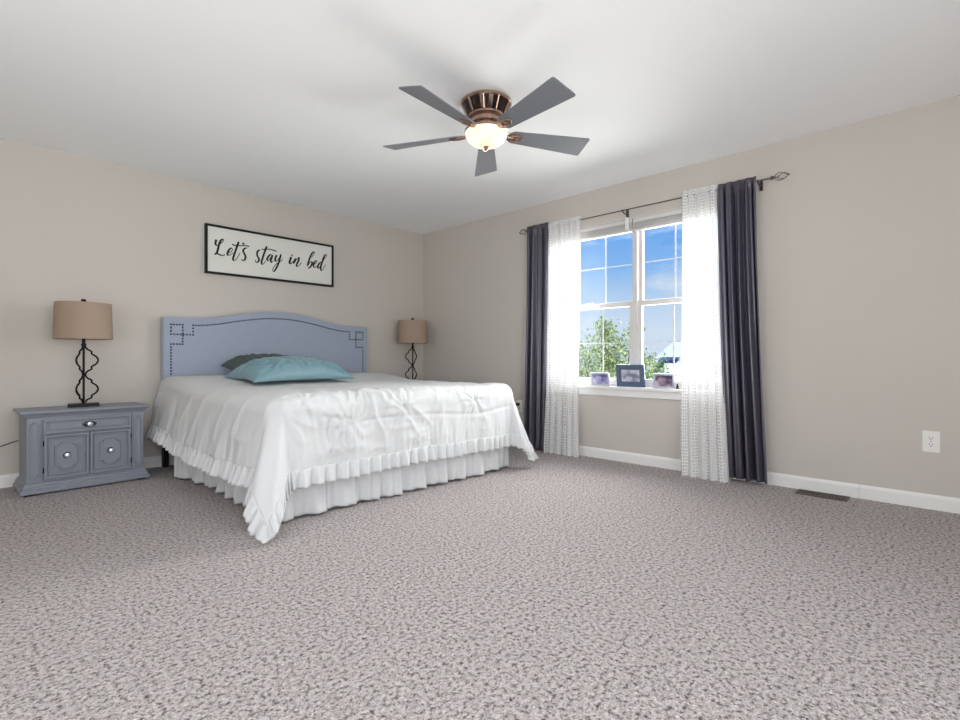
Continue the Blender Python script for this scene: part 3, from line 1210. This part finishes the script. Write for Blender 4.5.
LZ = .555
table_lamp((-3.398, -.25, LZ), -.145, 'black double quatrefoil lamp with brown drum shade on the nightstand by the wall cord')
table_lamp((-.366, -.25, LZ * 1.06), math.radians(141.6), 'black double quatrefoil lamp with tan drum shade near the room corner behind the bed')


# ------------------------------------------------------------------ wall sign
STROKES = [[(0.093,0.309),(0.088,0.292),(0.085,0.275),(0.091,0.259),(0.102,0.258),(0.12,0.271),(0.14,0.291),(0.153,0.31),(0.151,0.321),(0.14,0.317),(0.126,0.298),(0.115,0.268),(0.109,0.236),(0.102,0.207),(0.093,0.186),(0.08,0.175),(0.077,0.174)],[(0.082,0.18),(0.093,0.185),(0.109,0.182),(0.131,0.175),(0.151,0.176),(0.167,0.185)],[(0.19,0.201),(0.208,0.211),(0.227,0.23),(0.229,0.248),(0.217,0.251),(0.199,0.229),(0.189,0.205),(0.188,0.188),(0.199,0.183),(0.215,0.192),(0.236,0.212)],[(0.287,0.32),(0.273,0.281),(0.257,0.23),(0.243,0.184),(0.236,0.154),(0.243,0.141),(0.259,0.15),(0.278,0.18),(0.299,0.222)],[(0.227,0.289),(0.25,0.282),(0.287,0.285),(0.325,0.292),(0.359,0.295),(0.38,0.291)],[(0.332,0.318),(0.324,0.302)],[(0.363,0.273),(0.349,0.273),(0.332,0.259),(0.327,0.238),(0.337,0.218),(0.347,0.195),(0.344,0.17),(0.33,0.154),(0.316,0.156),(0.311,0.167)],[(0.486,0.276),(0.473,0.272),(0.457,0.253),(0.454,0.227),(0.463,0.206),(0.473,0.184),(0.466,0.162),(0.447,0.152),(0.438,0.161),(0.445,0.175)],[(0.547,0.32),(0.535,0.29),(0.519,0.241),(0.503,0.188),(0.496,0.155),(0.503,0.142),(0.514,0.148),(0.535,0.179)],[(0.496,0.284),(0.526,0.287),(0.563,0.295),(0.601,0.294),(0.642,0.286)],[(0.592,0.243),(0.582,0.246),(0.563,0.225),(0.549,0.195),(0.556,0.184),(0.573,0.198),(0.592,0.229),(0.601,0.244),(0.592,0.21),(0.585,0.185),(0.592,0.172),(0.611,0.189)],[(0.644,0.25),(0.632,0.22),(0.628,0.196),(0.635,0.188),(0.654,0.204),(0.673,0.236),(0.686,0.264),(0.673,0.212),(0.659,0.167),(0.642,0.127),(0.618,0.089),(0.604,0.099),(0.616,0.133),(0.649,0.171),(0.688,0.2),(0.705,0.224)],[(0.791,0.254),(0.779,0.218),(0.773,0.194),(0.784,0.185),(0.803,0.2),(0.823,0.224)],[(0.802,0.277),(0.797,0.265)],[(0.837,0.245),(0.826,0.214),(0.817,0.192),(0.837,0.221),(0.859,0.25),(0.873,0.258),(0.867,0.225),(0.848,0.185),(0.85,0.167),(0.867,0.172),(0.898,0.213)],[(1.007,0.277),(1.036,0.322),(1.039,0.339),(1.019,0.33),(0.995,0.286),(0.975,0.229),(0.964,0.187),(0.99,0.226),(1.01,0.237),(1.013,0.218),(1.001,0.189),(0.978,0.165),(0.969,0.172)],[(1.03,0.21),(1.06,0.227),(1.069,0.247),(1.054,0.251),(1.033,0.221),(1.03,0.193),(1.045,0.182),(1.066,0.195),(1.089,0.223)],[(1.119,0.238),(1.104,0.239),(1.083,0.211),(1.077,0.188),(1.089,0.179),(1.113,0.215),(1.149,0.281),(1.177,0.318),(1.174,0.331),(1.155,0.32),(1.131,0.261),(1.113,0.204),(1.11,0.176),(1.119,0.158),(1.137,0.18),(1.167,0.228)]]




def wall_sign():
    W, Hh = 1.255, .439
    r = thing('wall_sign', (-2.512, 0, 1.657), 0, 'white board sign in thin black frame with black script lettering above the bed', 'sign')
    MB().box(.012, W - .012, -.022, -.004, .012, Hh - .012).build('board', SIGNW, r)
    MB().ring(rect(0, W, 0, Hh), rect(.019, W - .019, .019, Hh - .019), -.034, -.001).build('frame', BLACKWOOD, r, bevel=.002)
    mb = MB()
    for st in STROKES:
        Q = catmull(st)
        # brush pen: broad on the way down, hairline on the way up
        wd = []
        for i in range(len(Q)):
            d = Q[min(i + 1, len(Q) - 1)] - Q[max(i - 1, 0)]
            d = d / (d.length + 1e-9)
            wd.append(.0034 + .0060 * max(0, -d.y) + (.0012 if len(st) < 7 else 0))
        k = 3
        wd = [sum(wd[max(0, i - k):i + k + 1]) / len(wd[max(0, i - k):i + k + 1]) for i in range(len(wd))]
        n = len(Q)
        vs, fs = [], []
        for i in range(n):
            d = Q[min(i + 1, n - 1)] - Q[max(i - 1, 0)]
            d = d / (d.length + 1e-9)
            e = min(i, n - 1 - i)
            ww = wd[i] * (.55 if e == 0 else 1)
            nn = Vector((-d.y, d.x)) * ww
            for s in (-1, 1):
                p = Q[i] + nn * s
                vs += [(p.x, -.0232, p.y), (p.x, -.0218, p.y)]
        for i in range(n - 1):
            a, b = i * 4, i * 4 + 4
            fs += [(a, a + 2, b + 2, b), (a + 1, b + 1, b + 3, a + 3), (a, b, b + 1, a + 1), (a + 2, a + 3, b + 3, b + 2)]
        mb.add(vs, fs)
    tag(mb.build('lettering', INK, r), 'black brush script words')
    return r


wall_sign()


# ------------------------------------------------------------------ ceiling fan
def fan():
    r = thing('ceiling_fan', (-1.851, -2.796, H), 0, 'five blade ceiling fan with copper housing and lit frosted bowl', 'ceiling fan')
    # copper housing hugging the ceiling: flared drum ringed with dark glazed panels
    h = MB()
    h.lathe([(.140, 0), (.146, -.006), (.153, -.010), (.153, -.020), (.148, -.026), (.143, -.032)], 48)
    h.lathe([(.132, -.024), (.128, -.05), (.112, -.088), (.104, -.092)], 48)
    h.lathe([(.104, -.088), (.112, -.092), (.112, -.102), (.098, -.110), (.092, -.112), (.092, -.125), (.10, -.130), (.10, -.140), (.085, -.150), (.085, -.175), (.07, -.18)], 48)
    hs = h.build('motor_housing', COPPER, r, smooth=True)
    for k in range(10):
        a0, a1 = 2 * PI * (k + .10) / 10, 2 * PI * (k + .90) / 10
        p = MB()
        vs, fs = [], []
        n = 6
        for i in range(n + 1):
            a = a0 + (a1 - a0) * i / n
            for rr, z in ((.148, -.027), (.116, -.090), (.112, -.088), (.143, -.026)):
                vs.append((rr * math.cos(a), rr * math.sin(a), z))
        for i in range(n):
            for q in range(4):
                fs.append((i * 4 + q, i * 4 + (q + 1) % 4, i * 4 + 4 + (q + 1) % 4, i * 4 + 4 + q))
        fs += [(0, 1, 2, 3), tuple(len(vs) - 4 + q for q in range(4))]
        p.add(vs, fs).build('housing_panel', BRONZE, hs)
        a = 2 * PI * k / 10
        MB().tube([(.150 * math.cos(a), .150 * math.sin(a), -.026), (.116 * math.cos(a), .116 * math.sin(a), -.092)], .0055, 8).build('housing_rib', COPPER, hs, smooth=True)
    bowl = MB()
    prof = [(.118, -.180), (.126, -.184), (.127, -.192), (.122, -.212), (.108, -.234), (.085, -.252), (.055, -.264), (.02, -.270), (0, -.271)]
    bowl.lathe(prof, 48)
    tag(bowl.build('light_bowl', GLOW, r, smooth=True), 'glowing warm frosted glass bowl')
    MB().lathe([(.126, -.172), (.131, -.176), (.131, -.184), (.126, -.188), (.118, -.185)], 48).build('bowl_rim', COPPER, r, smooth=True)
    MB().lathe([(0, -.266), (.016, -.268), (.018, -.273), (.010, -.279), (.012, -.285), (.006, -.292), (0, -.296)], 20).build('finial', COPPER, r, smooth=True)
    zb = 2.249 - H
    for k in range(5):
        th = math.radians(43.265 + 72 * k)
        M = Matrix.Rotation(th, 4, 'Z') @ Matrix.Translation((0, 0, zb)) @ Matrix.Rotation(-.26, 4, 'X')
        # blade outline: narrow root, wide square tip with eased corners
        w0, w1, ra, rb = .050, .083, .138, .655
        out = [(ra, -w0 * .55), (ra + .03, -w0), (rb - .012, -w1), (rb - .003, -w1 + .003), (rb, -w1 + .010), (rb, w1 - .010), (rb - .003, w1 - .003), (rb - .012, w1), (ra + .03, w0), (ra, w0 * .55)]
        n = len(out)
        vs = [(a, b, .0035) for a, b in out] + [(a, b, -.0035) for a, b in out]
        fs = [tuple(range(n)), tuple(range(n, 2 * n))[::-1]] + [(i, (i + 1) % n, (i + 1) % n + n, i + n) for i in range(n)]
        bl = MB().add(vs, fs, M).build('blade', BLADE, r, bevel=.0012)
        # forked copper arm under the blade root with an oval eye
        a = MB()
        a.tube([(.085, 0, .012), (.115, 0, .004), (.14, 0, -.004), (.165, 0, -.008)], [.012, .011, .010, .009], 10, M=M)
        for s in (-1, 1):
            a.tube([(.150, 0, -.007), (.168, s * .020, -.007), (.19, s * .026, -.007), (.215, s * .020, -.007), (.238, 0, -.007)], [.006, .006, .0055, .005, .004], 8, M=M)
        pl = [(.120, -.014), (.150, -.030), (.185, -.033), (.205, -.022), (.205, .022), (.185, .033), (.150, .030), (.120, .014)]
        a.add([(p, q, -.0037) for p, q in pl] + [(p, q, -.0062) for p, q in pl], [tuple(range(8)), tuple(range(8, 16))[::-1]] + [(i, (i + 1) % 8, (i + 1) % 8 + 8, i + 8) for i in range(8)], M)
        a.lathe([(0, -.004), (.012, -.003), (.012, .002), (0, .003)], 16, M=M @ Matrix.Translation((.192, 0, -.008)))
        a.build('blade_arm', COPPER, bl, smooth=True)
    return r


fan()


# ------------------------------------------------------------------ picture frames on the sill
def picture_frame(loc, rz, w, h, bw, m, mp, lean, label, matw=0):
    r = thing('picture_frame', loc, rz, label, 'picture frame', 'picture frames on the window sill')
    M = Matrix.Rotation(-lean, 4, 'Y')          # front faces -X, leans back towards +X
    R = Matrix.Rotation(0, 4, 'Z')
    q = M @ MY
    MB().ring(rect(-w / 2, w / 2, 0, h), rect(-w / 2 + bw, w / 2 - bw, bw, h - bw), -.006, .008, q).build('frame', m, r, bevel=.002)
    MB().box(.004, .007, -w / 2 + .003, w / 2 - .003, .003, h - .003, M).build('backing', m, r)
    if matw:
        MB().ring(rect(-w / 2 + bw, w / 2 - bw, bw, h - bw), rect(-w / 2 + bw + matw, w / 2 - bw - matw, bw + matw, h - bw - matw), -.001, .002, q).build('mount', FR_SLATE if m is FR_SLATE else PLASTIC, r)
    MB().box(.001, .0045, -w / 2 + bw, w / 2 - bw, bw, h - bw, M).build('photo_print', mp, r)
    # easel strut
    s = MB().tube([tuple(M @ Vector((.009, 0, h * .62))), (.036, 0, .003)], .003, 6)
    s.build('easel', BLACK, r)
    return r


picture_frame((.022, -2.470, WZ0), -.10, .200, .120, .017, FR_GREY, PH1, .14, 'small pale grey frame with a purplish photo on the sill, nearest the bed')
picture_frame((.018, -2.772, WZ0), .04, .258, .195, .030, FR_SLATE, PH2, .14, 'large slate blue frame with a pale photo at the middle of the sill', matw=.016)
picture_frame((.020, -3.065, WZ0), .30, .165, .125, .016, FR_GREY, PH3, .18, 'small silvery frame with a dark photo on the sill, beside the lace curtain')
o = MB().lathe([(.014, 0), (.014, .004), (.008, .012), (.010, .020), (.006, .030), (.007, .036), (.003, .044), (0, .046)], 14)
o = o.build('figurine', BLACK, smooth=True)
o.location = (.0, -3.185, WZ0)
tag(o, 'tiny dark figurine standing on the sill by the silvery frame', 'figurine')


# ------------------------------------------------------------------ outlets, cords, floor vent
def outlet(y, z, label, grp=None):
    r = thing('wall_outlet', (0, y, z), 0, label, 'outlet')
    MB().box(-.006, 0, -.0405, .0405, -.064, .064).build('cover_plate', PLASTIC, r, bevel=.003)
    for s in (-1, 1):
        so = MB().prism([(.0165 * math.cos(t) * (1 if abs(math.cos(t)) < .9 else .97), s * .0195 + .0155 * math.sin(t)) for t in [2 * PI * i / 24 for i in range(24)]], -.0085, -.005, MY)
        b = so.build('socket', PLASTIC, r)
        d = MB().box(-.0092, -.0082, -.0082, -.0055, s * .0195 - .001, s * .0195 + .008)
        d.box(-.0092, -.0082, .0055, .0082, s * .0195 + .000, s * .0195 + .008)
        d.lathe([(.003, 0), (.003, .001), (0, .001)], 10, M=Matrix.Translation((-.0082, 0, s * .0195 - .0075)) @ Matrix.Rotation(-PI / 2, 4, 'Y'))
        d.build('slot', DARKSLOT, b)
    MB().lathe([(.003, 0), (.003, .0012), (0, .0016)], 10, M=Matrix.Translation((-.006, 0, 0)) @ Matrix.Rotation(-PI / 2, 4, 'Y')).build('screw', SILVER, r)
    return r


outlet(-4.720, .405, 'white wall outlet with two empty sockets above the baseboard near the floor vent')
outlet(-1.540, .408, 'white wall outlet with a black plug in it beside the dark curtain')

pr = thing('power_cord', (-.03, -1.54, .430), 0, 'black power cord plugged into the outlet beside the curtain', 'cord')
MB().box(-.012, .0205, -.013, .013, -.016, .012).build('plug', CORD, pr, bevel=.004)
MB().tube([(-.010, 0, -.003), (-.035, .03, 0), (-.045, .12, .006), (-.04, .25, .004), (-.04, .40, -.03), (-.06, .60, -.12), (-.08, .78, -.26), (-.08, .95, -.41), (-.08, 1.1, -.424)], .003, 8).build('cable', CORD, pr, smooth=True)
c = MB().tube([(-.55, 0, -.215), (-.30, 0, -.117), (-.03, .0, -.013), (.04, .0, .014), (.085, .0, .024), (.105, .0, -.01), (.11, .0, -.2), (.12, .0, -.29)], .003, 8)
c = c.build('lamp_cord', CORD, smooth=True)
c.location = (-3.80, -.010, .300)
tag(c, 'thin black cord running along the wall behind the nightstand', 'cord')


def vent():
    r = thing('floor_vent', (-.098, -4.186, 0), 0, 'brown metal floor register in the carpet below the baseboard', 'vent')
    MB().ring(rect(-.145, .145, -.068, .068), rect(-.130, .130, -.050, .050), 0, .006, Matrix(((0, 0, 1, 0), (1, 0, 0, 0), (0, 1, 0, 0), (0, 0, 0, 1)))).build('frame', VENTM, r, bevel=.0015)
    MB().box(-.05, .05, -.13, .13, .0004, .0012).build('painted_duct_shade', DARKSLOT, r)  # flat dark sheet, colours in the shade of the duct below the louvres
    for row in (-1, 1):
        for i in range(15):
            y = -.121 + i * .0173
            MB().box(row * .026 - .022, row * .026 + .022, y - .0035, y + .0035, .0008, .005, None).build('louvre', VENTM, r)
    MB().box(-.0035, .0035, -.13, .13, .0008, .0055).build('centre_bar', VENTM, r)
    return r


vent()

# ------------------------------------------------------------------ outdoors, seen through the window
GRASS = mat('lawn_grass', (120, 150, 80), .9, var=.25, vs=3)
SIDING = mat('white_siding', (226, 230, 238), .7, var=.02, bump=.4, bs=3, stretch=(0, 0, 8))
ROOFM = mat('pale_shingle', (196, 202, 214), .85, var=.06, vs=10)
BLUEROOF = mat('blue_metal_roof', (70, 96, 140), .5, var=.06)
BARK = mat('bark', (110, 92, 76), .9, var=.2)


def leaf_mat(name, a, b_, c):
    m, nt, N, L, b = nmat(name)
    tc = N.new('ShaderNodeTexCoord')
    nz = N.new('ShaderNodeTexWhiteNoise')
    geo = N.new('ShaderNodeNewGeometry')
    r = N.new('ShaderNodeValToRGB')
    e = r.color_ramp.elements
    e[0].color = lin(*a); e[1].color = lin(*c)
    q = e.new(.5); q.color = lin(*b_)
    L.new(geo.outputs['Random Per Island'], r.inputs[0])
    L.new(r.outputs[0], b.inputs['Base Color'])
    b.inputs['Roughness'].default_value = .5
    o = [n for n in N if n.type == 'OUTPUT_MATERIAL'][0]
    tr = N.new('ShaderNodeBsdfTranslucent')
    L.new(r.outputs[0], tr.inputs[0])
    mx = N.new('ShaderNodeMixShader')
    mx.inputs[0].default_value = .35
    L.new(b.outputs[0], mx.inputs[1])
    L.new(tr.outputs[0], mx.inputs[2])
    L.new(mx.outputs[0], o.inputs[0])
    return m


LEAF = leaf_mat('spring_leaf', (70, 118, 66), (170, 198, 120), (246, 240, 190))
LEAF2 = leaf_mat('far_leaf', (70, 104, 74), (120, 150, 100), (170, 190, 130))
struct(MB().box(T + .3, 90, -60, 60, -3.3, -3.1), 'lawn_ground', GRASS)


def tree(name, loc, h_trunk, clumps, nleaf, ls, m, label, grp, seed):
    rs = np.random.RandomState(seed)
    r = thing(name, loc, 0, label, 'tree', grp)
    t = MB()
    t.tube([(0, 0, 0), (.03, .02, h_trunk * .5), (0, 0, h_trunk), (.02, -.03, h_trunk + 1.2)], [.10, .08, .06, .02], 10)
    for (cx_, cy_, cz, rad) in clumps:
        t.tube([(0, 0, h_trunk * .75), (cx_ * .5, cy_ * .5, (h_trunk * .75 + cz) / 2 + .1), (cx_, cy_, cz + rad * .4)], [.035, .022, .008], 6)
    t.build('trunk', BARK, r, smooth=True)
    V, F = [], []
    tot = sum(c[3] ** 2 for c in clumps)
    for (cx_, cy_, cz, rad) in clumps:
        n = int(nleaf * rad ** 2 / tot)
        d = rs.normal(size=(n, 3))
        d /= np.linalg.norm(d, axis=1)[:, None]
        p = d * (rad * rs.uniform(.15, 1.0, n) ** .6 * (1 + .18 * rs.normal(size=n)))[:, None] + np.array([cx_, cy_, cz])
        a = rs.normal(size=(n, 3)); a /= np.linalg.norm(a, axis=1)[:, None]
        b = np.cross(a, rs.normal(size=(n, 3))); b /= np.linalg.norm(b, axis=1)[:, None]
        s = (ls * rs.uniform(.6, 1.3, n))[:, None]
        q = np.stack([p - a * s, p + b * s * .5, p + a * s, p - b * s * .5], 1)
        V.append(q.reshape(-1, 3))
    V = np.concatenate(V)
    F = np.arange(len(V)).reshape(-1, 4)
    me = bpy.data.meshes.new('foliage')
    me.from_pydata(V.tolist(), [], F.tolist())
    link('foliage', me, m, r)
    return r


def at(px, py, depth):
    """a point of the garden on a sight line, at its own distance"""
    return None


cl = [(0, 0, 3.3, .95), (-.55, .75, 2.9, .8), (.55, -.85, 2.8, .8), (.1, .1, 4.25, .6), (-.35, .55, 3.9, .55), (.45, -.75, 3.7, .5), (0, 0, 2.2, 1.0), (.6, .9, 2.2, .75), (-.2, -.7, 2.0, .6), (.0, .15, 4.75, .28), (.35, -.45, 4.6, .25), (.9, 1.3, 2.9, .7), (.5, -.95, 3.3, .4), (.3, 1.3, 3.5, .4)]
tree('leafy_tree', (7.0, 1.35, -3.1), 1.8, cl, 22000, .040, LEAF, 'tall leafy green tree standing close outside the window', None, 4)
for i, (x, y, hh, lab) in enumerate(((30, 14.0, 4.2, 'far green tree behind the leafy tree, lowest of the distant ones'), (34, 9.4, 5.0, 'far green tree whose top shows above the white house roof'), (22, 19, 4.6, 'far green tree standing farthest towards the bed side of the window'))):
    cl = [(0, 0, hh * .62, hh * .26), (.5, .7, hh * .5, hh * .24), (-.5, -.8, hh * .5, hh * .24), (0, .2, hh * .82, hh * .18)]
    tree('distant_tree', (x, y, -3.1), hh * .3, cl, 3000, .14, LEAF2, lab, None, 20 + i)


def house():
    r = thing('house', (24.0, 5.6, -3.1), 0, 'white sided house with pale roof seen outside beyond the leafy tree', 'house')
    MB().box(0, 6, -4.5, 2.3, 0, 3.7).build('wall', SIDING, r)
    mb = MB()
    pr = [(-.5, 3.55), (3, 4.85), (6.5, 3.55), (6.5, 3.68), (3, 5.0), (-.5, 3.68)]
    mb.add([(a, -4.8, b) for a, b in pr] + [(a, 2.6, b) for a, b in pr], [tuple(range(6)), tuple(range(6, 12))[::-1]] + [(i, (i + 1) % 6, (i + 1) % 6 + 6, i + 6) for i in range(6)])
    mb.build('roof', ROOFM, r)
    # lean-to with a steep blue roof slope against the near wall
    p = MB().prism([(1.73, 3.44), (1.60, 3.60), (1.34, 4.04), (.93, 4.04), (1.20, 3.80)], -1.7, -.02, MY)
    tag(p.build('porch_roof', BLUEROOF, r), 'dark blue slanting porch roof')
    MB().box(-1.6, 0, -.4, 1.15, 0, 3.7).build('porch_wall', SIDING, r)
    MB().box(-.05, .0, -2.2, -1.2, 1.6, 2.8).build('window', FR_SLATE, r)
    return r


house()
